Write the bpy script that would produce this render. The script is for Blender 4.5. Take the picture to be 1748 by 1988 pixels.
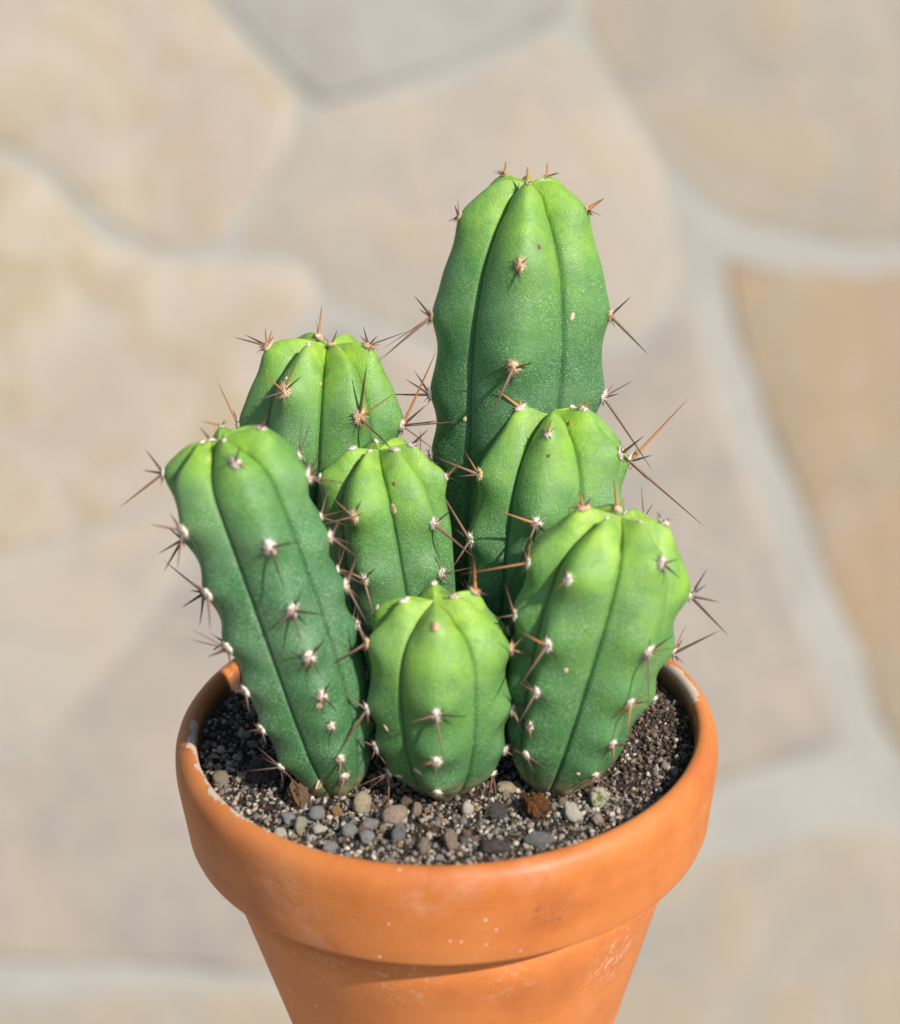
import bpy, bmesh, math, random
import numpy as np
from mathutils import Vector, Matrix, Quaternion, noise

random.seed(7); np.random.seed(7)
for o in list(bpy.data.objects): bpy.data.objects.remove(o, do_unlink=True)
sc = bpy.context.scene
COL = sc.collection
R = math.radians

# ------------------------------------------------------------------ camera
W, H, F = 1748.0, 1988.0, 4000.0          # size of the photograph, focal length in its pixels
PR, ZR = 0.060, 0.118                      # pot rim radius and height
PITCH, ROLL, DIST = 0.442, R(1.6), 7.597 * PR
c_, s_ = math.cos(PITCH), math.sin(PITCH)
FW = np.array([0, c_, -s_]); UP0 = np.array([0, s_, c_]); RT0 = np.array([1.0, 0, 0])
UP = UP0 * math.cos(ROLL) + RT0 * math.sin(ROLL)
RT = RT0 * math.cos(ROLL) - UP0 * math.sin(ROLL)
RIM_PX = (866.0, 1394.0)
CAM = np.array([0, 0, ZR]) - DIST * (RT * (RIM_PX[0] - W / 2) / F - UP * (RIM_PX[1] - H / 2) / F + FW)
cd = bpy.data.cameras.new('camera'); cam = bpy.data.objects.new('camera', cd); COL.objects.link(cam)
cam.matrix_world = Matrix(((RT[0], UP[0], -FW[0], CAM[0]), (RT[1], UP[1], -FW[1], CAM[1]), (RT[2], UP[2], -FW[2], CAM[2]), (0, 0, 0, 1)))
cd.sensor_fit = 'HORIZONTAL'; cd.sensor_width = 36.0; cd.lens = 36.0 * F / W
cd.clip_start = 0.02; cd.clip_end = 200
cd.dof.use_dof = True; cd.dof.focus_distance = 0.452; cd.dof.aperture_fstop = 11.5
sc.camera = cam

# ------------------------------------------------------------------ light
SUN_DIR = Vector((0.56, -0.60, 0.70)).normalized()      # towards the sun
wd = bpy.data.worlds.new('World'); sc.world = wd; wd.use_nodes = True
nt = wd.node_tree; nt.nodes.clear()
sky = nt.nodes.new('ShaderNodeTexSky'); sky.sky_type = 'NISHITA'; sky.sun_disc = False
sky.sun_elevation = math.asin(SUN_DIR.z); sky.sun_rotation = math.atan2(SUN_DIR.x, SUN_DIR.y)
bg = nt.nodes.new('ShaderNodeBackground'); bg.inputs['Strength'].default_value = 0.11
wo = nt.nodes.new('ShaderNodeOutputWorld')
nt.links.new(sky.outputs[0], bg.inputs[0]); nt.links.new(bg.outputs[0], wo.inputs[0])
sl = bpy.data.lights.new('sun', 'SUN'); sl.energy = 4.5; sl.angle = R(1.5); sl.color = (1.0, 0.95, 0.87)
so = bpy.data.objects.new('sun', sl); COL.objects.link(so)
so.rotation_euler = SUN_DIR.to_track_quat('Z', 'Y').to_euler(); so.location = (1, -1, 2)
sc.view_settings.view_transform = 'Standard'; sc.view_settings.look = 'None'
sc.view_settings.exposure = 0.28; sc.view_settings.gamma = 1.0; sc.view_settings.use_curve_mapping = False
sc.render.engine = 'CYCLES'

# ------------------------------------------------------------------ helpers
def proj(P):
    P = np.atleast_2d(P) - CAM
    d = P @ FW
    return np.stack([W / 2 + F * (P @ RT) / d, H / 2 - F * (P @ UP) / d], 1), d
def ray(px, py):
    return FW + RT * (px - W / 2) / F - UP * (py - H / 2) / F
def at_y(px, py, Y):
    r = ray(px, py); return CAM + r * ((Y - CAM[1]) / r[1])
def at_z(px, py, Z):
    r = ray(px, py); return CAM + r * ((Z - CAM[2]) / r[2])
def x_on(px, Y, Z):
    x0 = proj([0, Y, Z])[0][0, 0]; x1 = proj([.01, Y, Z])[0][0, 0]
    return np.array([(px - x0) / (x1 - x0) * .01, Y, Z])

WORLD = {}
def link(o, parent=None, mw=None):
    COL.objects.link(o)
    mw = mw if mw is not None else Matrix.Identity(4)
    WORLD[o.name] = mw
    if parent is None: o.matrix_world = mw
    else:
        o.parent = parent
        o.matrix_basis = WORLD[parent.name].inverted() @ mw
    return o
def mesh_obj(name, me, parent=None, mw=None):
    return link(bpy.data.objects.new(name, me), parent, mw)
def empty(name, loc):
    o = bpy.data.objects.new(name, None); o.empty_display_size = .01
    return link(o, None, Matrix.Translation(Vector(loc)))
def tag(o, label, cat, group=None, kind=None):
    if label: o['label'] = label
    if cat: o['category'] = cat
    if group: o['group'] = group
    if kind: o['kind'] = kind
    return o
def pydata(name, V, Fc, mat=None, smooth=True):
    me = bpy.data.meshes.new(name); me.from_pydata([tuple(v) for v in V], [], [tuple(f) for f in Fc])
    if smooth: me.polygons.foreach_set('use_smooth', [True] * len(me.polygons))
    if mat: me.materials.append(mat)
    me.update(); return me

# node helper -------------------------------------------------------------
class NM:
    def __init__(s, name):
        s.m = bpy.data.materials.new(name); s.m.use_nodes = True
        s.t = s.m.node_tree; s.b = s.t.nodes['Principled BSDF']
    def n(s, typ, **kw):
        nd = s.t.nodes.new(typ)
        for k, v in kw.items():
            if k in nd.inputs: nd.inputs[k].default_value = v
            else: setattr(nd, k, v)
        return nd
    def l(s, a, b): s.t.links.new(a, b)
    def coord(s, which='Object'):
        return s.n('ShaderNodeTexCoord').outputs[which]
    def noise(s, scale, detail=3, rough=.55, vec=None, dist=0):
        nd = s.n('ShaderNodeTexNoise'); nd.inputs['Scale'].default_value = scale
        nd.inputs['Detail'].default_value = detail; nd.inputs['Roughness'].default_value = rough
        nd.inputs['Distortion'].default_value = dist
        if vec is not None: s.l(vec, nd.inputs['Vector'])
        return nd.outputs['Fac']
    def ramp(s, fac, stops):
        nd = s.n('ShaderNodeValToRGB'); e = nd.color_ramp.elements
        while len(e) < len(stops): e.new(.5)
        for el, (p, c) in zip(e, stops):
            el.position = p; el.color = (c[0], c[1], c[2], 1) if hasattr(c, '__len__') else (c, c, c, 1)
        s.l(fac, nd.inputs[0]); return nd.outputs[0]
    def mix(s, fac, a, b, mode='MIX'):
        nd = s.n('ShaderNodeMix'); nd.data_type = 'RGBA'; nd.blend_type = mode
        for i, v in ((0, fac), (6, a), (7, b)):
            if isinstance(v, (int, float)): nd.inputs[i].default_value = v if i == 0 else (v, v, v, 1)
            elif isinstance(v, tuple): nd.inputs[i].default_value = (*v[:3], 1)
            else: s.l(v, nd.inputs[i])
        return nd.outputs[2]
    def math(s, op, a, b=0.0, clamp=False):
        nd = s.n('ShaderNodeMath'); nd.operation = op; nd.use_clamp = clamp
        for i, v in ((0, a), (1, b)):
            if isinstance(v, (int, float)): nd.inputs[i].default_value = v
            else: s.l(v, nd.inputs[i])
        return nd.outputs[0]
    def bump(s, h, dist, strength=1.0, normal=None):
        nd = s.n('ShaderNodeBump'); nd.inputs['Distance'].default_value = dist; nd.inputs['Strength'].default_value = strength
        s.l(h, nd.inputs['Height'])
        if normal is not None: s.l(normal, nd.inputs['Normal'])
        return nd.outputs[0]
    def done(s, col=None, rough=None, normal=None, spec=None):
        if col is not None:
            if isinstance(col, tuple): s.b.inputs['Base Color'].default_value = (*col, 1)
            else: s.l(col, s.b.inputs['Base Color'])
        if rough is not None:
            if isinstance(rough, (int, float)): s.b.inputs['Roughness'].default_value = rough
            else: s.l(rough, s.b.inputs['Roughness'])
        if normal is not None: s.l(normal, s.b.inputs['Normal'])
        if spec is not None: s.b.inputs['Specular IOR Level'].default_value = spec
        return s.m

# ------------------------------------------------------------------ stone wall behind
WALL_D = 2.9                               # distance along the optical axis
LEAN = R(24)
WN = np.array([0, -math.cos(LEAN), math.sin(LEAN)])         # battered face, leaning back
WP0 = CAM + FW * WALL_D
WU = np.array([1.0, 0, 0]); WV = np.array([0, math.sin(LEAN), math.cos(LEAN)])
def on_wall(px, py):
    r = ray(px, py); t = ((WP0 - CAM) @ WN) / (r @ WN); p = CAM + r * t - WP0
    return p @ WU, p @ WV
def stone_mat(name, a, b, c):
    t = {'pinkish_sandstone': .79, 'ochre_sandstone': .80}.get(name, .84)
    a, b, c = (tuple(x * t for x in q) for q in (a, b, c))
    k = NM(name); v = k.coord('Object')
    n1 = k.noise(3.2, 4, .6, v, .9); n2 = k.noise(8, 5, .65, v, .6); n3 = k.noise(160, 3, .6, v)
    col = k.mix(k.ramp(n1, [(.40, 0), (.60, 1)]), a, b)
    col = k.mix(k.math('MULTIPLY', k.ramp(n2, [(.46, 0), (.62, 1)]), .85), col, c)
    col = k.mix(.35, col, k.ramp(n3, [(.3, .35), (.7, 1.0)]), 'MULTIPLY')
    col = k.mix(k.math('MULTIPLY', k.ramp(k.noise(2.4, 5, .7, v, 1.2), [(.52, 0), (.66, 1)]), .55), col, (.36, .31, .265))
    h = k.math('ADD', k.math('MULTIPLY', n2, .7), k.math('MULTIPLY', n3, .15))
    return k.done(col, .85, k.bump(h, .02, .6), .25)
SM = {
 'cream': stone_mat('cream_sandstone', (.57, .50, .40), (.50, .42, .345), (.46, .365, .225)),
 'beige': stone_mat('beige_sandstone', (.51, .45, .375), (.45, .395, .34), (.52, .44, .33)),
 'pink': stone_mat('pinkish_sandstone', (.47, .41, .355), (.50, .42, .34), (.39, .35, .315)),
 'grey': stone_mat('grey_limestone', (.42, .405, .36), (.46, .44, .39), (.40, .36, .32)),
 'brown': stone_mat('ochre_sandstone', (.49, .355, .23), (.43, .33, .22), (.42, .355, .255)),
 'tan': stone_mat('tan_sandstone', (.47, .405, .32), (.40, .36, .31), (.46, .38, .27)),
}
k = NM('grey_mortar'); v = k.coord('Object')
mort = k.done(k.mix(.5, k.ramp(k.noise(9, 4, .6, v), [(.35, (.33, .305, .27)), (.65, (.40, .385, .35))]), k.ramp(k.noise(200, 2, .6, v), [(.3, (.32, .30, .265)), (.7, (.40, .385, .35))])), .9, k.bump(k.noise(120, 3, .6, v), .01, .6), .2)
wall = empty('stone_wall', WP0 + WV * -1.9)
tag(wall, 'out of focus wall of irregular beige flagstones with pale grey mortar joints behind the cacti', 'wall')
def wpt(u, v, d): return WP0 + WU * u + WV * v + WN * d
wb = [wpt(u, v, d) for d in (-.004, -.30) for (u, v) in ((-3.2, -1.9), (3.2, -1.9), (3.2, 2.0), (-3.2, 2.0))]
org = np.array(WORLD['stone_wall'].translation)
mw_wall = WORLD['stone_wall']
mesh_obj('mortar_bed', pydata('mortar_bed', [p - org for p in wb], [(0, 1, 2, 3), (7, 6, 5, 4), (0, 4, 5, 1), (1, 5, 6, 2), (2, 6, 7, 3), (3, 7, 4, 0)], mort, False), wall, mw_wall)
def flagstone(uv, mat, seed):
    rng = random.Random(seed)
    # subdivide and roughen the outline
    P = []
    n = len(uv)
    for i in range(n):
        a = np.array(uv[i]); b = np.array(uv[(i + 1) % n]); L = np.linalg.norm(b - a)
        m = max(1, int(L / .05))
        for j in range(m):
            p = a + (b - a) * j / m
            w = Vector((p[0] * 9, p[1] * 9, seed * 1.7))
            P.append(p + np.array([noise.noise(w), noise.noise(w + Vector((7, 3, 1)))]) * .012)
    P = np.array(P); c = P.mean(0)
    off = rng.uniform(-.0012, .0012)
    V = []; rings = ((1.0, -.016), (1.0, -.0050), (.97, -.0025), (.92, -.001), (.6, .0005), (.3, .001))
    for s, d in rings:
        for p in P:
            q = c + (p - c) * s
            dd = d + off + (.004 * noise.noise(Vector((q[0] * 6, q[1] * 6, seed))) if s < .99 else 0)
            V.append(wpt(q[0], q[1], dd) - org)
    V.append(wpt(c[0], c[1], .005 + off) - org)
    m = len(P); Fc = []
    for k2 in range(len(rings) - 1):
        for i in range(m):
            j = (i + 1) % m
            Fc.append((k2 * m + i, k2 * m + j, (k2 + 1) * m + j, (k2 + 1) * m + i))
    k2 = len(rings) - 1
    for i in range(m): Fc.append((k2 * m + i, k2 * m + (i + 1) % m, len(V) - 1))
    me = pydata('flagstone', V, Fc, mat)
    bm = bmesh.new(); bm.from_mesh(me); bmesh.ops.recalc_face_normals(bm, faces=bm.faces); bm.to_mesh(me); bm.free()
    return mesh_obj('flagstone', me, wall, mw_wall)
STONES = [
 ('cream', [(-190, -190), (340, -190), (375, 0), (470, 95), (568, 200), (548, 275), (480, 365), (405, 462), (300, 476), (225, 430), (120, 320), (-190, 190)]),
 ('grey', [(410, -190), (1110, -190), (1072, 20), (870, 118), (625, 172), (520, 70), (425, -20)]),
 ('beige', [(640, 215), (880, 160), (1085, 72), (1145, 130), (1190, 220), (1255, 315), (1300, 450), (1312, 530), (1232, 640), (900, 690), (660, 565), (610, 495), (455, 478), (505, 395), (575, 290)]),
 ('tan', [(1140, -190), (1940, -190), (1940, 470), (1600, 455), (1440, 420), (1375, 370), (1290, 285), (1215, 170), (1145, 60)]),
 ('brown', [(1405, 505), (1520, 525), (1748, 538), (1940, 545), (1940, 1530), (1748, 1455), (1700, 1380), (1660, 1260), (1590, 1070), (1520, 880), (1450, 680)]),
 ('pink', [(1345, 575), (1375, 700), (1430, 880), (1510, 1080), (1580, 1270), (1640, 1440), (1400, 1510), (1100, 1560), (880, 1500), (880, 730), (1240, 680)]),
 ('tan', [(1330, 1690), (1500, 1650), (1600, 1615), (1748, 1612), (1940, 1625), (1940, 2200), (985, 2200), (985, 1760)]),
 ('cream', [(-190, 235), (95, 362), (200, 470), (300, 510), (590, 520), (600, 580), (545, 650), (500, 800), (400, 920), (270, 975), (150, 1025), (-190, 1115)]),
 ('beige', [(-190, 1150), (160, 1065), (285, 1015), (420, 960), (420, 1005), (310, 1150), (200, 1285), (95, 1395), (-190, 1530)]),
 ('pink', [(-190, 1572), (115, 1430), (225, 1315), (335, 1180), (445, 1020), (540, 840), (640, 640), (860, 720), (860, 1560), (950, 1740), (940, 1880), (700, 1878), (450, 1880), (200, 1862), (-190, 1850)]),
 ('tan', [(-190, 1945), (130, 1948), (300, 1932), (700, 1930), (950, 1940), (950, 2200), (-190, 2200)]),
]
for i, (m, poly) in enumerate(STONES):
    pc = np.mean(poly, 0); gr = []
    for p in poly:
        dv = np.array(p) - pc; gr.append(pc + dv * (1 + (8 if i in (4, 5, 6) else 21) / np.linalg.norm(dv)))
    flagstone([on_wall(*p) for p in gr], SM[m], i + 1)
# courses beyond the picture's edges
u0, v1 = on_wall(-215, -215); u1, v0 = on_wall(1965, 2225)
us = [-3.1, -2.55, -2.0, -1.5, -1.1, u0] ; us2 = [u1, 1.15, 1.6, 2.1, 2.6, 3.1]
def cells(ul, vl, seed):
    rng = random.Random(seed); g = {}
    for i, u in enumerate(ul):
        for j, vv in enumerate(vl):
            eu = i in (0, len(ul) - 1); ev = j in (0, len(vl) - 1)
            g[i, j] = (u + (0 if eu else rng.uniform(-.13, .13)), vv + (0 if ev else rng.uniform(-.13, .13)))
    for i in range(len(ul) - 1):
        for j in range(len(vl) - 1):
            q = [g[i, j], g[i + 1, j], g[i + 1, j + 1], g[i, j + 1]]
            c = np.mean(q, 0)
            q = [tuple(c + (np.array(p) - c) * (1 - .022 / max(.15, np.linalg.norm(np.array(p) - c)))) for p in q]
            flagstone(q, SM[rng.choice(['cream', 'beige', 'pink', 'tan', 'grey', 'beige'])], seed + i * 17 + j)
vs_all = [-1.85, -1.4, v0, -.45, 0.0, .45, v1, 1.25, 1.7, 1.95]
vs_all = sorted(vs_all)
cells(us, vs_all, 100); cells(us2, vs_all, 300)
cells([u0, -.35, .25, u1], [-1.85, -1.35, v0], 500); cells([u0, -.3, .3, u1], [v1, 1.2, 1.65, 1.95], 600)

# ------------------------------------------------------------------ ledge that carries the pot (just below the frame)
k = NM('ledge_stone'); v = k.coord('Object')
lm = k.done(k.ramp(k.noise(30, 4, .6, v), [(.3, (.40, .35, .28)), (.7, (.50, .44, .36))]), .85, k.bump(k.noise(300, 3, .6, v), .002, .5))
bm = bmesh.new(); bmesh.ops.create_cube(bm, size=1.0)
for vv in bm.verts: vv.co = Vector((vv.co.x * 1.6, vv.co.y * .26 - .095, vv.co.z * .05 - .025))
bmesh.ops.bevel(bm, geom=bm.edges[:], offset=.006, segments=3, affect='EDGES')
me = bpy.data.meshes.new('stone_ledge'); bm.to_mesh(me); bm.free(); me.materials.append(lm)
tag(mesh_obj('stone_ledge', me), None, None, None, 'structure')

# ------------------------------------------------------------------ pot
def lathe(name, prof, mat, parent, seg=192, closed=False):
    V = []; Fc = []
    for r, z in prof:
        for i in range(seg):
            a = 2 * math.pi * i / seg; V.append((r * math.cos(a), r * math.sin(a), z))
    for kk in range(len(prof) - 1 + (1 if closed else 0)):
        k2 = (kk + 1) % len(prof)
        for i in range(seg):
            j = (i + 1) % seg
            Fc.append((kk * seg + i, kk * seg + j, k2 * seg + j, k2 * seg + i))
    me = pydata(name, V, Fc, mat)
    bm = bmesh.new(); bm.from_mesh(me); bmesh.ops.recalc_face_normals(bm, faces=bm.faces); bm.to_mesh(me); bm.free()
    return mesh_obj(name, me, parent)
def terracotta():
    k = NM('terracotta'); v = k.coord('Object')
    sep = k.n('ShaderNodeSeparateXYZ'); k.l(v, sep.inputs[0])
    n1 = k.noise(45, 4, .6, v); n2 = k.noise(700, 3, .6, v)
    mp = k.n('ShaderNodeMapping'); mp.inputs['Scale'].default_value = (18, 18, 260); k.l(v, mp.inputs[0])
    nst = k.noise(1.0, 3, .6, mp.outputs[0])
    col = k.ramp(n1, [(.30, (.43, .120, .026)), (.5, (.535, .166, .037)), (.72, (.59, .21, .058))])
    col = k.mix(k.math('MULTIPLY', k.ramp(nst, [(.45, 0), (.75, 1)]), .35), col, (.58, .20, .055))
    col = k.mix(k.math('MULTIPLY', k.ramp(n2, [(.55, 0), (.8, 1)]), .35), col, (.45, .16, .06))
    # pale lime bloom in soft patches
    bl = k.math('MULTIPLY', k.ramp(k.noise(70, 5, .65, v, .6), [(.62, 0), (.82, 1)]), .30)
    col = k.mix(bl, col, (.70, .38, .22))
    # hard lime crust on the inner lip, ragged and broken
    rad = k.math('SQRT', k.math('ADD', k.math('POWER', sep.outputs[0], 2.0), k.math('POWER', sep.outputs[1], 2.0)))
    lip = k.n('ShaderNodeMapRange'); lip.inputs['From Min'].default_value = .0582; lip.inputs['From Max'].default_value = .0549
    k.l(rad, lip.inputs['Value'])
    hz = k.n('ShaderNodeMapRange'); hz.inputs['From Min'].default_value = ZR - .0024; hz.inputs['From Max'].default_value = ZR - .0012
    k.l(sep.outputs[2], hz.inputs['Value'])
    ang = k.math('ABSOLUTE', sep.outputs[0])
    side = k.n('ShaderNodeMapRange'); side.inputs['From Min'].default_value = .012; side.inputs['From Max'].default_value = .046
    side.inputs['To Min'].default_value = -.22; side.inputs['To Max'].default_value = .17
    k.l(ang, side.inputs['Value'])
    # less of it on the near right
    q = k.math('MULTIPLY', k.math('MULTIPLY', k.math('GREATER_THAN', sep.outputs[0], 0), k.math('LESS_THAN', sep.outputs[1], .004)), -.5)
    q = k.math('ADD', q, k.math('MULTIPLY', k.math('MULTIPLY', k.math('LESS_THAN', sep.outputs[0], 0), k.math('GREATER_THAN', sep.outputs[1], .002)), -.42))
    cr = k.math('ADD', k.math('ADD', k.math('ADD', k.math('MULTIPLY', lip.outputs[0], .62), side.outputs[0]), q), k.math('MULTIPLY', k.math('SUBTRACT', k.noise(130, 6, .7, v), .5), 1.5))
    crust = k.math('MULTIPLY', k.ramp(cr, [(.40, 0), (.48, 1)]), hz.outputs[0])
    col = k.mix(crust, col, (.55, .43, .32))
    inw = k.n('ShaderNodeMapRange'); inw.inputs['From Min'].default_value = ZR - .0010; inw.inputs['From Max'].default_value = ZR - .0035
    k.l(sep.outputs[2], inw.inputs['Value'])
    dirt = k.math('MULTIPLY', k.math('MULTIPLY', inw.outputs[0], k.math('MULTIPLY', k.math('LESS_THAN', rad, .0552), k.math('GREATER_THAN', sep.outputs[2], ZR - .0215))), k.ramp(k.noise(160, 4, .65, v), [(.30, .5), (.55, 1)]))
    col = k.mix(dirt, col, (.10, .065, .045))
    # splashed specks
    def specks(scale, thr, dens, colr, col):
        vo = k.n('ShaderNodeTexVoronoi'); vo.inputs['Scale'].default_value = scale; k.l(v, vo.inputs['Vector'])
        sepc = k.n('ShaderNodeSeparateColor'); k.l(vo.outputs['Color'], sepc.inputs[0])
        nn = k.math('ADD', vo.outputs['Distance'], k.math('MULTIPLY', k.math('SUBTRACT', k.noise(2500, 2, .5, v), .5), .15))
        f = k.math('MULTIPLY', k.math('LESS_THAN', nn, thr), k.math('GREATER_THAN', sepc.outputs[0], dens))
        f = k.math('MULTIPLY', f, k.ramp(k.noise(40, 2, .5, v), [(.50, 0), (.62, 1)]))
        return k.mix(k.math('MULTIPLY', f, .8), col, colr)
    col = specks(420, .13, .80, (.85, .62, .48), col)
    col = specks(170, .075, .86, (.85, .66, .55), col)
    col = specks(300, .13, .90, (.10, .045, .02), col)
    def near(pt, rad_, nscale, lo, hi):
        ds = k.n('ShaderNodeVectorMath'); ds.operation = 'DISTANCE'; k.l(v, ds.inputs[0]); ds.inputs[1].default_value = tuple(pt)
        mr = k.n('ShaderNodeMapRange'); mr.inputs['From Min'].default_value = rad_; mr.inputs['From Max'].default_value = rad_ * .3
        k.l(ds.outputs['Value'], mr.inputs['Value'])
        return k.math('MULTIPLY', mr.outputs[0], k.ramp(k.noise(nscale, 5, .7, v, .8), [(lo, 0), (hi, 1)]))
    def on_pot(px, py, r0):
        t = .40
        for _ in range(200):
            p = CAM + ray(px, py) * t
            if math.hypot(p[0], p[1]) <= r0: break
            t += .0005
        return p
    col = k.mix(near(on_pot(1068, 1772, .0590), .0052, 900, .56, .62), col, (.09, .04, .02))
    col = k.mix(near(on_pot(1098, 1745, .0592), .0030, 600, .52, .64), col, (.25, .11, .05))
    for q_, rr_ in ((on_pot(1215, 1835, .050), .012), (on_pot(1190, 1885, .049), .010), (on_pot(990, 1905, .050), .008), (on_pot(780, 1900, .050), .011), (on_pot(640, 1880, .050), .009)):
        col = k.mix(k.math('MULTIPLY', near(q_, rr_, 420, .52, .68), .35), col, (.80, .56, .44))
    for q_, rr_ in ((on_pot(1040, 1700, .0595), .006), (on_pot(910, 1715, .0595), .006), (on_pot(820, 1745, .0595), .007), (on_pot(540, 1720, .0595), .010), (on_pot(600, 1800, .059), .009)):
        col = k.mix(k.math('MULTIPLY', near(q_, rr_, 260, .40, .68), .20), col, (.78, .50, .40))
    rough = k.ramp(n1, [(.3, .48), (.7, .66)])
    h = k.math('ADD', k.math('MULTIPLY', n2, .25), k.math('ADD', k.math('MULTIPLY', crust, .6), k.math('MULTIPLY', nst, .15)))
    return k.done(col, rough, k.bump(h, .0005, .6), .42)
TC = terracotta()
pot = empty('flower_pot', (0, 0, 0))
tag(pot, 'round terracotta flower pot with a thick rim and lime crust on its inner lip', 'flower pot')
hb = .0231
rim_prof = [(.0538, ZR - .020), (.0545, ZR - .008), (.0549, ZR - .0022), (.0552, ZR - .0008), (.0557, ZR - .0001), (.0564, ZR + .0002), (.0575, ZR - .0001), (.0585, ZR - .0008),
            (.0593, ZR - .0019), (.0598, ZR - .0034), (.05995, ZR - .0050), (.0600, ZR - .0064), (.05999, ZR - .0067), (.05995, ZR - .0069), (.05995, ZR - .0070), (.05998, ZR - .0072), (.05994, ZR - .0079), (.05990, ZR - .0081), (.05992, ZR - .0083),
            (.0594, ZR - .013), (.0588, ZR - .018), (.0584, ZR - hb + .0012), (.0581, ZR - hb + .0004), (.0576, ZR - hb), (.0525, ZR - hb + .0005), (.0525, ZR - hb + .003)]
lathe('rim', rim_prof, TC, pot, 256, True)
rb = lambda z: .0531 + .27 * (z - (ZR - hb))
body_prof = [(rb(ZR - hb + .001), ZR - hb + .001), (rb(.08), .08), (rb(.06), .06), (rb(.03), .03), (rb(.004), .004), (rb(0) - .0012, .001), (rb(0) - .003, 0), (.012, 0), (.006, 0), (.006, .006), (rb(0) - .008, .006), (rb(.03) - .006, .03), (rb(ZR - hb) - .006, ZR - hb + .001)]
lathe('body', body_prof, TC, pot, 256, True)

# ------------------------------------------------------------------ soil
ZS = ZR - .0054
FEET = [(-.0235, -.014), (-.0005, -.015), (.0215, -.0155)]
def soil_h(x, y):
    r = math.hypot(x, y)
    m = sum(math.exp(-((x - a) ** 2 + (y - b) ** 2) / .0085 ** 2) for a, b in FEET)
    return ZS + .0012 * min(m, 1.2) + .0011 * noise.noise(Vector((x * 90, y * 90, 2))) + .0005 * noise.noise(Vector((x * 320, y * 320, 5))) - .0003 * max(0, (r - .045) / .01)
k = NM('potting_soil'); v = k.coord('Object')
soil_m = k.done(k.ramp(k.noise(900, 4, .65, v), [(.3, (.018, .012, .008)), (.55, (.05, .036, .026)), (.8, (.12, .095, .07))]), .9, k.bump(k.noise(1500, 4, .7, v), .001, 1.0), .2)
V = [(0, 0, soil_h(0, 0))]; Fc = []
NR, NA = 44, 120
for i in range(1, NR + 1):
    for j in range(NA):
        a = 2 * math.pi * j / NA; r = .0546 * i / NR; x, y = r * math.cos(a), r * math.sin(a); V.append((x, y, soil_h(x, y)))
for j in range(NA): Fc.append((0, 1 + j, 1 + (j + 1) % NA))
for i in range(NR - 1):
    for j in range(NA):
        a = 1 + i * NA + j; b = 1 + i * NA + (j + 1) % NA; Fc.append((a, a + NA, b + NA, b))
soil = mesh_obj('potting_soil', pydata('potting_soil', V, Fc, soil_m))
tag(soil, 'dark gritty potting soil with gravel filling the terracotta pot', 'soil')

def rock_mesh(name, seed, sub=3, amp=.25, freq=1.3, ang=0.0):
    bm = bmesh.new(); bmesh.ops.create_icosphere(bm, subdivisions=sub, radius=1.0)
    rng = random.Random(seed); planes = []
    for _ in range(int(ang * 10)):
        d = Vector((rng.gauss(0, 1), rng.gauss(0, 1), rng.gauss(0, 1))).normalized(); planes.append((d, rng.uniform(.62, .85)))
    for vv in bm.verts:
        p = vv.co.normalized()
        r = 1 + amp * noise.noise(p * freq + Vector((seed * 3.1, seed, 0))) + amp * .3 * noise.noise(p * freq * 3 + Vector((0, seed * 2.3, 4)))
        q = p * r
        for d, hh in planes:
            e = q.dot(d) - hh
            if e > 0: q -= d * e * .85
        vv.co = q
    me = bpy.data.meshes.new(name); bm.to_mesh(me); bm.free()
    me.polygons.foreach_set('use_smooth', [True] * len(me.polygons))
    return me
me = rock_mesh('lime_drop', 77, 2, .3, 1.5); k = NM('lime'); me.materials.append(k.done((.78, .62, .52), .8))
_t = .38
while True:
    _p = CAM + ray(738, 1773) * _t
    if math.hypot(_p[0], _p[1]) <= .0591: break
    _t += .0002
mesh_obj('lime_drop', me, pot, Matrix.Translation(Vector(_p)) @ Matrix.Diagonal((.0009, .0005, .0007, 1)))
def rock_mat(name, a, b, c=None, scale=4, rough=.75, moss=None):
    k = NM(name); v = k.coord('Object')
    col = k.mix(k.ramp(k.noise(scale, 5, .7, v), [(.38, 0), (.62, 1)]), a, b)
    col = k.mix(.45, col, k.ramp(k.noise(scale * 4.5, 3, .7, v), [(.34, .40), (.58, 1.9)]), 'MULTIPLY')
    if c: col = k.mix(k.ramp(k.noise(scale * 1.4, 3, .6, v, .5), [(.55, 0), (.68, 1)]), col, c)
    if moss:
        sp = k.n('ShaderNodeSeparateXYZ'); k.l(v, sp.inputs[0])
        f = k.math('ADD', k.math('MULTIPLY', k.noise(2.6, 4, .6, v), 1.0), k.math('MULTIPLY', k.math('ADD', k.math('ABSOLUTE', sp.outputs[0]), k.math('ABSOLUTE', sp.outputs[2])), -.45))
        col = k.mix(k.ramp(f, [(.22, 0), (.36, 1)]), col, moss)
    return k.done(col, rough, k.bump(k.noise(scale * 2.2, 5, .75, v), .35, .7), .3)
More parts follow.
